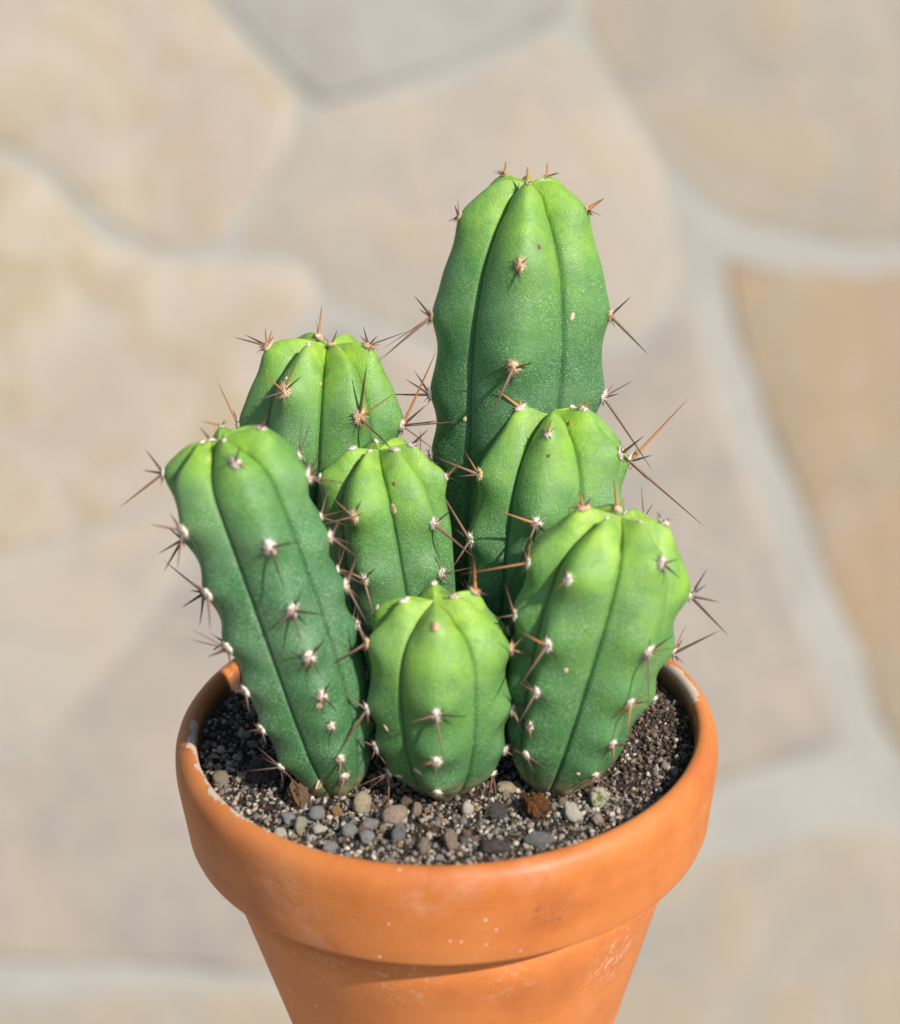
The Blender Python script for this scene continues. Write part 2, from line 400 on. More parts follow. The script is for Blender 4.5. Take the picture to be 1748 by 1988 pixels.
RM = {
 'cream': rock_mat('cream_pebble', (.62, .52, .36), (.52, .40, .24), (.34, .25, .14), 5),
 'white': rock_mat('white_pebble', (.72, .66, .55), (.62, .54, .42), (.55, .46, .30)),
 'grey': rock_mat('grey_pebble', (.30, .28, .26), (.38, .36, .34), (.24, .22, .20)),
 'bluegrey': rock_mat('bluish_pebble', (.27, .27, .255), (.42, .42, .40), (.17, .165, .155), 3),
 'slate': rock_mat('slate_pebble', (.17, .168, .168), (.28, .275, .27), (.11, .105, .10), 4, .85),
 'dark': rock_mat('dark_pebble', (.06, .05, .045), (.14, .115, .10), (.20, .16, .13), 3),
 'brown': rock_mat('brown_pebble', (.17, .11, .075), (.26, .18, .13), (.10, .06, .04), 4),
 'red': rock_mat('reddish_pebble', (.30, .20, .15), (.42, .31, .24), (.20, .12, .09), 4),
 'pink': rock_mat('speckled_pebble', (.62, .48, .38), (.34, .22, .17), (.60, .36, .14), 7),
 'yellow': rock_mat('yellow_pebble', (.50, .46, .28), (.42, .38, .27), (.34, .33, .24)),
 'orange': rock_mat('amber_pebble', (.42, .24, .08), (.30, .17, .07), (.48, .33, .16)),
 'tan': rock_mat('tan_pebble', (.40, .32, .23), (.32, .25, .18), (.24, .18, .13)),
 'moss': rock_mat('mossy_pebble', (.66, .61, .46), (.56, .50, .34), (.30, .20, .09), 3, .75, (.22, .33, .05)),
 'bark': rock_mat('bark', (.23, .085, .022), (.10, .04, .015), (.40, .20, .07), 2.6, .9),
 'wood': rock_mat('fibrous_wood', (.20, .115, .06), (.30, .19, .115), (.10, .055, .03), 3, .9),
}
PX = DIST / F
def place_rock(name, px, py, w, h, mat, seed, label=None, cat=None, amp=.22, ang=.5, rot=0, parent=None, group=None, sub=3, freq=1.3, sink=.25, dep=1.0):
    p = at_z(px, py, ZS + .0006)
    rx, rz = w * PX * .44, h * PX * .44
    me = rock_mesh(name, seed, sub, amp * 1.5, freq * 1.2, ang); me.materials.append(RM[mat])
    mw = Matrix.Translation(Vector(p) + Vector((0, 0, rz * (.6 - sink)))) @ Matrix.Rotation(PITCH, 4, 'X').inverted() @ Matrix.Rotation(rot, 4, 'Y') @ Matrix.Diagonal((rx, (rx + rz) / 2 * dep, rz, 1))
    o = mesh_obj(name, me, parent, mw)
    if label: tag(o, label, cat, group)
    return o
G = 'larger pebbles lying on the soil'
BIG = [
 (703, 1568, 40, 54, 'cream', 'speckled cream oval pebble at the foot of the leaning left cactus', .10, .1, .15),
 (768, 1590, 58, 48, 'pink', 'speckled pinkish white pebble with rusty top in front of the cacti', .12, .2, 0),
 (908, 1577, 28, 40, 'white', 'small upright cream white pebble right of the front cactus foot', .15, .5, -.1),
 (1162, 1557, 50, 48, 'moss', 'cream three cornered pebble with a green moss patch', .15, .7, 0),
 (1113, 1585, 34, 54, 'white', 'pale elongated leaning pebble left of the mossy pebble', .2, .6, -.5),
 (615, 1584, 36, 34, 'grey', 'smooth round grey pebble left of the speckled cream pebble', .10, .1, 0),
 (621, 1613, 30, 24, 'white', 'little white angular chip below the round grey pebble', .2, .9, 0),
 (583, 1609, 26, 42, 'yellow', 'yellowish pebble close to the left front of the rim', .15, .6, .1),
 (562, 1593, 30, 32, 'bluegrey', 'glassy blue grey pebble beside the yellowish one', .15, .7, 0),
 (655, 1578, 26, 22, 'orange', 'tiny amber pebble beside the speckled cream pebble', .15, .3, 0),
 (982, 1534, 48, 30, 'cream', 'cream pebble half hidden between front and right cactus', .12, .4, 0),
 (1050, 1637, 60, 38, 'slate', 'rough slate grey lump against the front rim', .25, .6, 0),
 (775, 1628, 32, 46, 'slate', 'dark grey elongated pebble below the speckled pinkish one', .12, .3, .45),
 (824, 1650, 30, 42, 'red', 'reddish pebble close to the middle of the front rim', .15, .6, .2),
 (716, 1603, 42, 24, 'grey', 'flat grey pebble below the speckled cream pebble', .12, .5, 0),
 (712, 1630, 36, 30, 'bluegrey', 'greenish grey pebble under the flat grey one', .14, .5, 0),
 (678, 1618, 36, 32, 'grey', 'plain grey pebble between white chip and greenish pebble', .10, .2, 0),
 (792, 1562, 30, 34, 'brown', 'dark brown pebble shaded by the front cactus', .14, .4, 0),
 (808, 1578, 26, 36, 'tan', 'pale tan pebble at the foot of the front cactus', .14, .4, .2),
 (876, 1643, 32, 46, 'red', 'brownish red crumbly pebble near the front rim', .3, .6, 0),
 (430, 1518, 40, 36, 'tan', 'tan pebble by the left inner rim', .2, .5, 0),
 (640, 1650, 36, 26, 'grey', 'grey pebble touching the rim left of centre', .14, .4, 0),
 (1095, 1562, 24, 24, 'red', 'small reddish pebble under the right cactus', .12, .3, 0),
 (1160, 1594, 26, 26, 'pink', 'small speckled pink pebble below the mossy one', .14, .4, 0),
]
for i, (x, y, w, h, m, lab, am, an, ro) in enumerate(BIG):
    tag(place_rock('pebble', x, y, w, h, m, 40 + i, None, None, am, an, ro), lab, 'pebble', G)
place_rock('soil_clod', 520, 1505, 74, 66, 'dark', 91, 'dark crumbly soil clod beside the foot of the left cactus', 'soil clod', .5, .1, 0, freq=3.6, sub=4)
place_rock('charcoal_lump', 962, 1650, 62, 32, 'dark', 92, 'black lump of charcoal by the front rim', 'charcoal', .3, .7, 0, sub=3)
place_rock('wood_scrap', 584, 1556, 46, 70, 'wood', 93, 'brown fibrous scrap of wood leaning on the left cactus foot', 'wood scrap', .45, .1, -.35, freq=4.0, sub=4)
place_rock('bark_chip', 1036, 1574, 58, 50, 'bark', 94, 'rusty brown chip of bark below the right cactus', 'bark', .55, .1, .2, freq=4.2, sub=4)
place_rock('bark_chip', 965, 1582, 52, 34, 'dark', 95, 'dark brown chip of bark behind the rusty one', 'bark', .4, .7, -.1, freq=2.2, sub=4)

# medium pebbles: pieces of the soil
RS = [rock_mesh('gravel', 200 + i, 2, .32, 1.6, .9) for i in range(8)]
gm = {}
def gravel_mesh(i, m):
    if (i, m) not in gm:
        me = RS[i].copy(); me.materials.append(RM[m]); gm[i, m] = me
    return gm[i, m]
rng = random.Random(11); n = 0
while n < 295:
    a = rng.uniform(0, 2 * math.pi); r = .0535 * math.sqrt(rng.random()); x, y = r * math.cos(a), r * math.sin(a)
    if y > .03 or (y > -.012 and abs(x) < .028): continue
    dark = x > .02 and y > -.026  # right side takes darker stones, the rim's shade put into their colour
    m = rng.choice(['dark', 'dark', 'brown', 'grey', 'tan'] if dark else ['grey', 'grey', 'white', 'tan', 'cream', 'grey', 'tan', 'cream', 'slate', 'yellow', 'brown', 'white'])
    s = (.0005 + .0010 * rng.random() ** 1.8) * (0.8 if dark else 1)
    q = Quaternion((rng.gauss(0, 1), rng.gauss(0, 1), rng.gauss(0, 1), rng.gauss(0, 1))).normalized()
    mw = Matrix.Translation((x, y, soil_h(x, y) + s * .35)) @ q.to_matrix().to_4x4() @ Matrix.Diagonal((s * rng.uniform(.8, 1.3), s, s * rng.uniform(.6, 1), 1))
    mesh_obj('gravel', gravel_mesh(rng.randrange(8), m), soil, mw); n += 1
# fine grit: uncountable
bm = bmesh.new(); bmesh.ops.create_icosphere(bm, subdivisions=1, radius=1.0)
bv = np.array([v.co for v in bm.verts]); bf = np.array([[v.index for v in f.verts] for f in bm.faces]); bm.free()
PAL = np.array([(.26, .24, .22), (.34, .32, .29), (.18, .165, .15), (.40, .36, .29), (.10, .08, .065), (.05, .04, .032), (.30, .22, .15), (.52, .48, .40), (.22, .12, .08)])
NV = 19000; VV = []; FF = []; CC = []
rs = np.random.RandomState(3)
for i in range(NV):
    a = rs.uniform(0, 2 * math.pi); r = .0545 * math.sqrt(rs.rand()); x, y = r * math.cos(a), r * math.sin(a)
    dark = (x > .018 and y > -.024) or y > .0  # browner, darker grain mix at right and back, shade painted into the colour
    s = .00014 + .00062 * rs.rand() ** 2.0
    p = rs.permutation(3)
    q = np.linalg.qr(rs.randn(3, 3))[0]
    vv = (bv * (1 + rs.uniform(-.3, .3, (len(bv), 1)))) * np.array([1.25, 1, .75]) * s @ q
    VV.append(vv + np.array([x, y, soil_h(x, y) + s * rs.uniform(-.1, .9)])); FF.append(bf + i * len(bv))
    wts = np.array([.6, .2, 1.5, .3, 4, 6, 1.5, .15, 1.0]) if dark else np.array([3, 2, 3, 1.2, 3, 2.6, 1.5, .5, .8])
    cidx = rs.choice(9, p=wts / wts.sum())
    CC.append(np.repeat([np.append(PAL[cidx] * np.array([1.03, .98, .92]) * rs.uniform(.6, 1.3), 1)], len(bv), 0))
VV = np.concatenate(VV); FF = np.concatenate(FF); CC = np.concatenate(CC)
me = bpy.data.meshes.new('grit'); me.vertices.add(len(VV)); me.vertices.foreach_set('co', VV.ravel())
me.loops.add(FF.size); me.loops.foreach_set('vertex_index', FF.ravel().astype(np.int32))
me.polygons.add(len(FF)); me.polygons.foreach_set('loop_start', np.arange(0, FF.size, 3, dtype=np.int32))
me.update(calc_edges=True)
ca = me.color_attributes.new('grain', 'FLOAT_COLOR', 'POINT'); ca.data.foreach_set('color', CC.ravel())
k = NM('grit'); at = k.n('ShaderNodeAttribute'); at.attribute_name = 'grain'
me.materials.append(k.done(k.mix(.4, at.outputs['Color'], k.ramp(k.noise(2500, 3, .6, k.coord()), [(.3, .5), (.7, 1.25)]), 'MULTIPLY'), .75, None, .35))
frng = random.Random(21)
for i in range(46):                                       # dry roots and fallen spines in the soil
    a = frng.uniform(0, 6.28); r = .052 * math.sqrt(frng.random()); x, y = r * math.cos(a), r * math.sin(a)
    if y > .02: continue
    d = frng.uniform(0, 6.28); L = frng.uniform(.003, .008); tt = frng.uniform(.00005, .00013); P = []
    for j in range(6):
        P.append(Vector((x, y, soil_h(x, y) + .0005 + .0009 * math.sin(j / 5 * 3.14) * frng.uniform(.4, 1.4))))
        d += frng.gauss(0, .35); x += math.cos(d) * L / 5; y += math.sin(d) * L / 5
    if math.hypot(x, y) > .0525: continue
    V = []; Fc = []
    for j, p in enumerate(P):
        w = tt * (1 - .6 * j / 5)
        V += [p + Vector((w, 0, 0)), p + Vector((-w * .5, w * .87, 0)), p + Vector((-w * .5, -w * .87, w))]
    for j in range(5):
        for q in range(3): Fc.append((j * 3 + q, j * 3 + (q + 1) % 3, j * 3 + 3 + (q + 1) % 3, j * 3 + 3 + q))
    mesh_obj('root_fibre', pydata('root_fibre', V, Fc, RM[frng.choice(['wood', 'tan', 'brown'])]), soil)
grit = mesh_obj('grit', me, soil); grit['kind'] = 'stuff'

# ------------------------------------------------------------------ cactus materials
def skin_mat(name, hue=0.0):
    k = NM(name); v = k.coord('Object')
    at = k.n('ShaderNodeAttribute'); at.attribute_name = 'age'
    age = k.math('ADD', at.outputs['Fac'], k.math('MULTIPLY', k.math('SUBTRACT', k.noise(70, 5, .65, v, .4), .5), .75))
    oi = k.n('ShaderNodeObjectInfo'); age = k.math('ADD', age, k.math('MULTIPLY', k.math('SUBTRACT', oi.outputs['Random'], .4), .14))
    col = k.ramp(age, [(0.0, (.32, .49, .034)), (.20, (.215, .40, .036)), (.50, (.108, .262, .046)), (.80, (.064, .185, .052)), (1.0, (.050, .150, .051))])
    col = k.mix(k.math('MULTIPLY', k.ramp(k.noise(200, 5, .7, v), [(.42, 0), (.66, 1)]), .45), col, (.044, .150, .048))
    # pale waxy dots of the skin
    vo = k.n('ShaderNodeTexVoronoi'); vo.inputs['Scale'].default_value = 2400; k.l(v, vo.inputs['Vector'])
    dots = k.math('MULTIPLY', k.ramp(vo.outputs['Distance'], [(.14, 1), (.42, 0)]), k.ramp(k.noise(120, 3, .6, v), [(.34, .22), (.64, .85)]))
    agef = k.ramp(at.outputs['Fac'], [(.12, .25), (.5, 1)])
    col = k.mix(k.math('MULTIPLY', dots, agef), col, (.33, .47, .30))
    vo2 = k.n('ShaderNodeTexVoronoi'); vo2.inputs['Scale'].default_value = 520; k.l(v, vo2.inputs['Vector'])
    sc2 = k.n('ShaderNodeSeparateColor'); k.l(vo2.outputs['Color'], sc2.inputs[0])
    sp = k.math('MULTIPLY', k.math('LESS_THAN', vo2.outputs['Distance'], .09), k.math('GREATER_THAN', sc2.outputs[0], .78))
    col = k.mix(k.math('MULTIPLY', sp, .55), col, (.50, .62, .40))
    h = k.math('ADD', k.math('MULTIPLY', k.ramp(vo.outputs['Distance'], [(.1, 1), (.5, 0)]), .35), k.math('MULTIPLY', k.noise(620, 4, .7, v), 1.0))
    dust = k.math('MULTIPLY', k.ramp(k.noise(48, 5, .65, v, .5), [(.48, 0), (.70, 1)]), .30)
    col = k.mix(dust, col, (.24, .34, .22))
    ft = k.n('ShaderNodeAttribute'); ft.attribute_name = 'foot'
    cork = k.math('ADD', k.math('MULTIPLY', ft.outputs['Fac'], 1.0), k.math('MULTIPLY', k.math('SUBTRACT', k.noise(170, 5, .7, v), .5), 1.3))
    col = k.mix(k.math('MULTIPLY', k.ramp(cork, [(.36, 0), (.90, 1)]), .85), col, k.ramp(k.noise(500, 3, .6, v), [(.35, (.16, .15, .05)), (.65, (.38, .30, .15))]))
    b = k.b
    b.inputs['Subsurface Weight'].default_value = .10; b.inputs['Subsurface Radius'].default_value = (.5, 1.0, .25); b.inputs['Subsurface Scale'].default_value = .0022
    return k.done(col, k.ramp(k.noise(90, 4, .65, v), [(.3, .44), (.7, .62)]), k.bump(h, .00028, .65), .48)
SKIN = skin_mat('cactus_skin')
k = NM('areole_wool'); v = k.coord('Object')
WOOL = k.done(k.ramp(k.noise(1.7, 4, .7, v), [(.34, (.22, .12, .09)), (.46, (.64, .55, .45)), (.60, (.86, .81, .74))]), .95, None, .1)
k = NM('areole_wool_tan'); v = k.coord('Object')
WOOL2 = k.done(k.ramp(k.noise(1.7, 4, .7, v), [(.30, (.26, .13, .06)), (.48, (.58, .40, .24)), (.68, (.76, .62, .46))]), .95, None, .1)
def spine_mat(name, base, mid, tip):
    k = NM(name); v = k.coord('Generated'); sp = k.n('ShaderNodeSeparateXYZ'); k.l(v, sp.inputs[0])
    oi = k.n('ShaderNodeObjectInfo')
    z = k.math('ADD', sp.outputs[2], k.math('MULTIPLY', k.math('SUBTRACT', oi.outputs['Random'], .5), .25))
    col = k.ramp(z, [(.0, base), (.45, mid), (.95, tip)])
    col = k.mix(.4, col, k.ramp(k.noise(6, 3, .6, v), [(.3, .6), (.7, 1.3)]), 'MULTIPLY')
    return k.done(col, .5, None, .4)
SPM = {'d': spine_mat('dark_spine', (.11, .058, .038), (.062, .030, .022), (.018, .010, .009)),
       'b': spine_mat('brown_spine', (.24, .14, .095), (.15, .078, .048), (.045, .02, .016)),
       'o': spine_mat('amber_spine', (.46, .22, .06), (.38, .15, .045), (.13, .04, .018))}
def spine_mesh(bend):
    prof = [(1.0, 0), (.92, .12), (.74, .35), (.52, .6), (.30, .82), (.13, .94)]
    V = []; Fc = []; S = 8
    for r, z in prof:
        for i in range(S):
            a = 2 * math.pi * i / S; V.append((r * math.cos(a) + bend * z * z, r * math.sin(a), z))
    V.append((bend, 0, 1))
    for kk in range(len(prof) - 1):
        for i in range(S):
            j = (i + 1) % S; Fc.append((kk * S + i, kk * S + j, (kk + 1) * S + j, (kk + 1) * S + i))
    kk = len(prof) - 1
    for i in range(S): Fc.append((kk * S + i, kk * S + (i + 1) % S, len(V) - 1))
    Fc.append(tuple(range(S))[::-1])
    return V, Fc
SPINES = {}
for kx, m in SPM.items():
    for bi, bend in enumerate((0, .9, -1.0)):
        V, Fc = spine_mesh(bend); SPINES[kx, bi] = pydata('spine', V, Fc, m)
def wool_mesh(seed, mat):
    rng = random.Random(seed)
    me0 = rock_mesh('areole', seed, 3, .35, 2.2, 0)
    V = [Vector((v.co.x * .82, v.co.y * .82, v.co.z * .5)) for v in me0.vertices]; Fc = [tuple(p.vertices) for p in me0.polygons]
    for _ in range(150):                       # short wool fibres
        a = rng.uniform(0, 2 * math.pi); el = rng.uniform(.1, 1.35)
        d = Vector((math.cos(a) * math.cos(el), math.sin(a) * math.cos(el), math.sin(el) * .6))
        p = d * .68; e = d * rng.uniform(.95, 1.5) + Vector((rng.gauss(0, .28), rng.gauss(0, .28), rng.gauss(.08, .18)))
        s = Vector((rng.gauss(0, 1), rng.gauss(0, 1), rng.gauss(0, 1))).cross(d).normalized() * .075
        t = s.cross(d).normalized() * .075
        i = len(V); V += [p + s, p - s * .5 + t, p - s * .5 - t, e]
        Fc += [(i, i + 1, i + 3), (i + 1, i + 2, i + 3), (i + 2, i, i + 3)]
    return pydata('areole', V, Fc, mat)
WOOLS = [wool_mesh(300 + i, WOOL) for i in range(4)]; WOOLS2 = [wool_mesh(320 + i, WOOL2) for i in range(3)]
k = NM('corky_scar'); scar_m = k.done(k.ramp(k.noise(1.5, 3, .6, k.coord()), [(.35, (.45, .32, .17)), (.65, (.72, .62, .44))]), .8)
k = NM('brown_scar'); scar_d = k.done(k.ramp(k.noise(1.5, 3, .6, k.coord()), [(.35, (.08, .04, .025)), (.65, (.30, .18, .11))]), .8)

# ------------------------------------------------------------------ cactus builder
def frame(a):
    f = np.array([0, -1.0, 0]); f = f - a * (a @ f); f /= np.linalg.norm(f)
    r = np.cross(f, a); r = r / np.linalg.norm(r)
    if r[0] < 0: r = -r
    return f, r
def wrap(a): return (a + math.pi) % (2 * math.pi) - math.pi

class Stem:
    def __init__(s, base, apex, prof, dome, phase, ribs, young, bow=(0, 0), depth=.2, nribs=6, dip=.10, pw=.80, ba=1.0):
        s.ba = ba
        s.B = np.array(base); s.A = np.array(apex); s.L = np.linalg.norm(s.A - s.B); s.a = (s.A - s.B) / s.L
        s.f, s.r = frame(s.a); s.n = nribs; s.young = young; s.depth = depth; s.bow = bow; s.dip = dip
        dep = proj((s.A + s.B) / 2)[1][0]; s.m = dep / F
        pr = [(t, h * s.m) for t, h in prof]
        td = 1 - dome * s.m / s.L; Rd = pr[-1][1]
        s.Rm = max(h for _, h in pr)
        pts = [(t * s.L, r) for t, r in pr]
        pts = [q for q in pts if q[0] < td * s.L - .002] + [(td * s.L, Rd)]
        for th in np.linspace(0, math.pi / 2, 30)[1:]:
            rho = Rd * max(0.0, math.cos(th)) ** pw
            h = td * s.L + (s.L - td * s.L) * (1 + s.dip) * math.sin(th) ** .95 - s.dip * (1 - td) * s.L * math.exp(-(rho / (.28 * Rd)) ** 2)
            pts.append((h, rho))
        P = np.array(pts)
        # smooth the body part, then resample by arc length
        d = np.concatenate([[0], np.cumsum(np.linalg.norm(np.diff(P, axis=0), axis=1))]); s.arc = d[-1]; d /= d[-1]
        s.vv = np.linspace(0, 1, 260)
        s.hh = np.interp(s.vv, d, P[:, 0]); s.rr = np.interp(s.vv, d, P[:, 1])
        ker = np.hanning(19); ker /= ker.sum()
        pad = lambda x, e0, e1: np.convolve(np.concatenate([np.full(9, x[0]) if e0 else 2 * x[0] - x[9:0:-1], x, np.full(9, x[-1]) if e1 else 2 * x[-1] - x[-2:-11:-1]]), ker, 'valid')
        w = np.clip((s.vv - .90) / .08, 0, 1)
        s.hh = s.hh * w + pad(s.hh, 0, 0) * (1 - w); s.rr = s.rr * w + pad(s.rr, 0, 0) * (1 - w)
        s.rr = np.maximum(s.rr, 0)
        dh = np.gradient(s.hh); dr = np.gradient(s.rr); L = np.hypot(dh, dr) + 1e-12
        s.nh, s.nr = -dr / L, dh / L
        s.ph = [R(phase + 360 / nribs * k2) for k2 in range(nribs)]; s.sl = [0.0] * nribs
        s.bumps = [[] for _ in range(nribs)]
        s.ribs = ribs
        # fit the ribs to where their areoles sit
        vg = np.linspace(.05, .97, 150); pg = np.radians(np.arange(-180, 180, 2.5))
        VG, PG = np.meshgrid(vg, pg, indexing='ij')
        S, N = s.smooth(VG.ravel(), PG.ravel()); uv, dd = proj(S)
        facing = np.einsum('ij,ij->i', N, CAM - S) / np.linalg.norm(CAM - S, axis=1)
        for k2, lst in ribs.items():
            o = []
            for (x, y), *_ in lst:
                cost = np.hypot(uv[:, 0] - x, uv[:, 1] - y) + np.where(facing < -.05, 60 * (-facing), 0) + 16 * np.abs(wrap(PG.ravel() - s.ph[k2]))
                i = cost.argmin(); rho = np.interp(VG.ravel()[i], s.vv, s.rr)
                o.append((VG.ravel()[i], wrap(PG.ravel()[i] - s.ph[k2]), rho / s.Rm))
            o = np.array(o); o[:, 1] = np.clip(o[:, 1], -R(20), R(20)); wgt = o[:, 2] + .05
            mv = (o[:, 0] * wgt).sum() / wgt.sum(); mp = (o[:, 1] * wgt).sum() / wgt.sum()
            b = 0
            if len(o) > 2:
                b = (wgt * (o[:, 0] - mv) * (o[:, 1] - mp)).sum() / ((wgt * (o[:, 0] - mv) ** 2).sum() + .03)
            b = np.clip(b, -.45, .45)
            s.ph[k2] = s.ph[k2] + mp - b * (mv - .5); s.sl[k2] = b
        # areole positions along each rib
        s.are = []
        for k2 in range(nribs):
            v = np.linspace(.03, .985, 400)
            S = s.surf(v, s.crest(k2, v)); uv, dd = proj(S)
            if k2 in ribs:
                for (x, y), *sp in ribs[k2]:
                    i = np.hypot(uv[:, 0] - x, uv[:, 1] - y).argmin(); s.are.append((k2, v[i], (x, y), sp)); s.bumps[k2].append(v[i])
            else:
                h = np.interp(v, s.vv, s.hh)
                for hh in np.arange(.010, s.L * .97, .0125):
                    vi = np.interp(hh + random.uniform(-.001, .001), h, v); s.are.append((k2, vi, None, [])); s.bumps[k2].append(vi)
    def crest(s, k2, v): return s.ph[k2] + s.sl[k2] * (v - .5)
    def axis(s, h):
        t = h / s.L; q = 4 * t * (1 - t)
        return s.B + np.multiply.outer(h, s.a) + np.multiply.outer(q, s.r * s.bow[0] + s.f * s.bow[1])
    def smooth(s, v, phi, off=0):
        h = np.interp(v, s.vv, s.hh); r = np.interp(v, s.vv, s.rr); nh = np.interp(v, s.vv, s.nh); nr = np.interp(v, s.vv, s.nr)
        h = h + nh * off; r = r + nr * off
        rad = np.multiply.outer(np.cos(phi), s.f) + np.multiply.outer(np.sin(phi), s.r)
        P = s.axis(h) + rad * r[:, None]
        return P, rad * nr[:, None] + np.multiply.outer(nh, s.a)
    def surf(s, v, phi, full=False):
        v = np.asarray(v, float); phi = np.asarray(phi, float)
        cr = np.stack([s.crest(k2, v) for k2 in range(s.n)], 0)
        df = (phi[None] - cr) % (2 * math.pi)
        i0 = df.argmin(0); i1 = (-df % (2 * math.pi)).argmin(0)
        a0 = np.take_along_axis(df, i0[None], 0)[0]; a1 = np.take_along_axis((-df) % (2 * math.pi), i1[None], 0)[0]
        fr = np.where(a0 + a1 < 1e-6, 0, a0 / (a0 + a1 + 1e-9))
        x = np.abs(np.cos(math.pi * fr))                       # 1 on a crest, 0 in a furrow
        rho = np.interp(v, s.vv, s.rr) / s.Rm
        dep = 1.25 * s.depth * s.Rm * np.clip(rho / .55, 0, 1) ** .8 * np.interp(v, [0, .25, .60, .78, .92], [.5, .8, .95, 1.35, 1.75])
        ue = np.abs(2 * fr - 1); ue = 1 - (np.sqrt((1 - ue) ** 2 + .012) - .1095)
        g = 1 - np.clip(.45 * x + .55 * ue, 0, 1) ** .92
        off = -dep * g - .042 * s.Rm * np.clip(rho / .4, 0, 1) * np.exp(-(x / .09) ** 2)      # crease at the bottom
        # swellings that carry the areoles
        h = np.interp(v, s.vv, s.hh)
        for k2 in range(s.n):
            if not s.bumps[k2]: continue
            w = np.where((i0 == k2) & (fr < .5), x, np.where((i1 == k2) & (fr >= .5), x, 0)) ** 2.6
            w = np.where((i0 == i1), np.where(i0 == k2, x ** 2.6, 0), w)
            b = 0
            for vb in s.bumps[k2]:
                d = (v - vb) * s.arc / s.Rm
                b = b + .075 * np.exp(-((d - .03) / .22) ** 2) - .042 * np.exp(-((d + .36) / .25) ** 2)
            off = off + w * b * s.ba * s.Rm * np.clip(rho / .8, 0, 1)
        P, N = s.smooth(v, phi, off)
        if full:                                               # slow unevenness of the grown skin
            wv = np.array([noise.noise(Vector(p) * 55 + Vector((s.L * 900, 0, 0))) + .5 * noise.noise(Vector(p) * 140) for p in P])
            P = P + N * (wv * .014 * s.Rm * np.clip(rho / .5, 0, 1))[:, None]
        return P

SCALE_SPINE = PX
SPRNG = random.Random(5)
def add_spine(par, p0, p1, kind, thick):
    d = p1 - p0; L = np.linalg.norm(d)
    q = Vector(d).to_track_quat('Z', 'Y').to_matrix().to_4x4()
    t = thick * PX / 2
    mw = Matrix.Translation(Vector(p0)) @ q @ Matrix.Rotation(SPRNG.uniform(0, 6.28), 4, 'Z') @ Matrix.Diagonal((t, t, L, 1))
    return mesh_obj('spine', SPINES[kind, SPRNG.randrange(3)], par, mw)

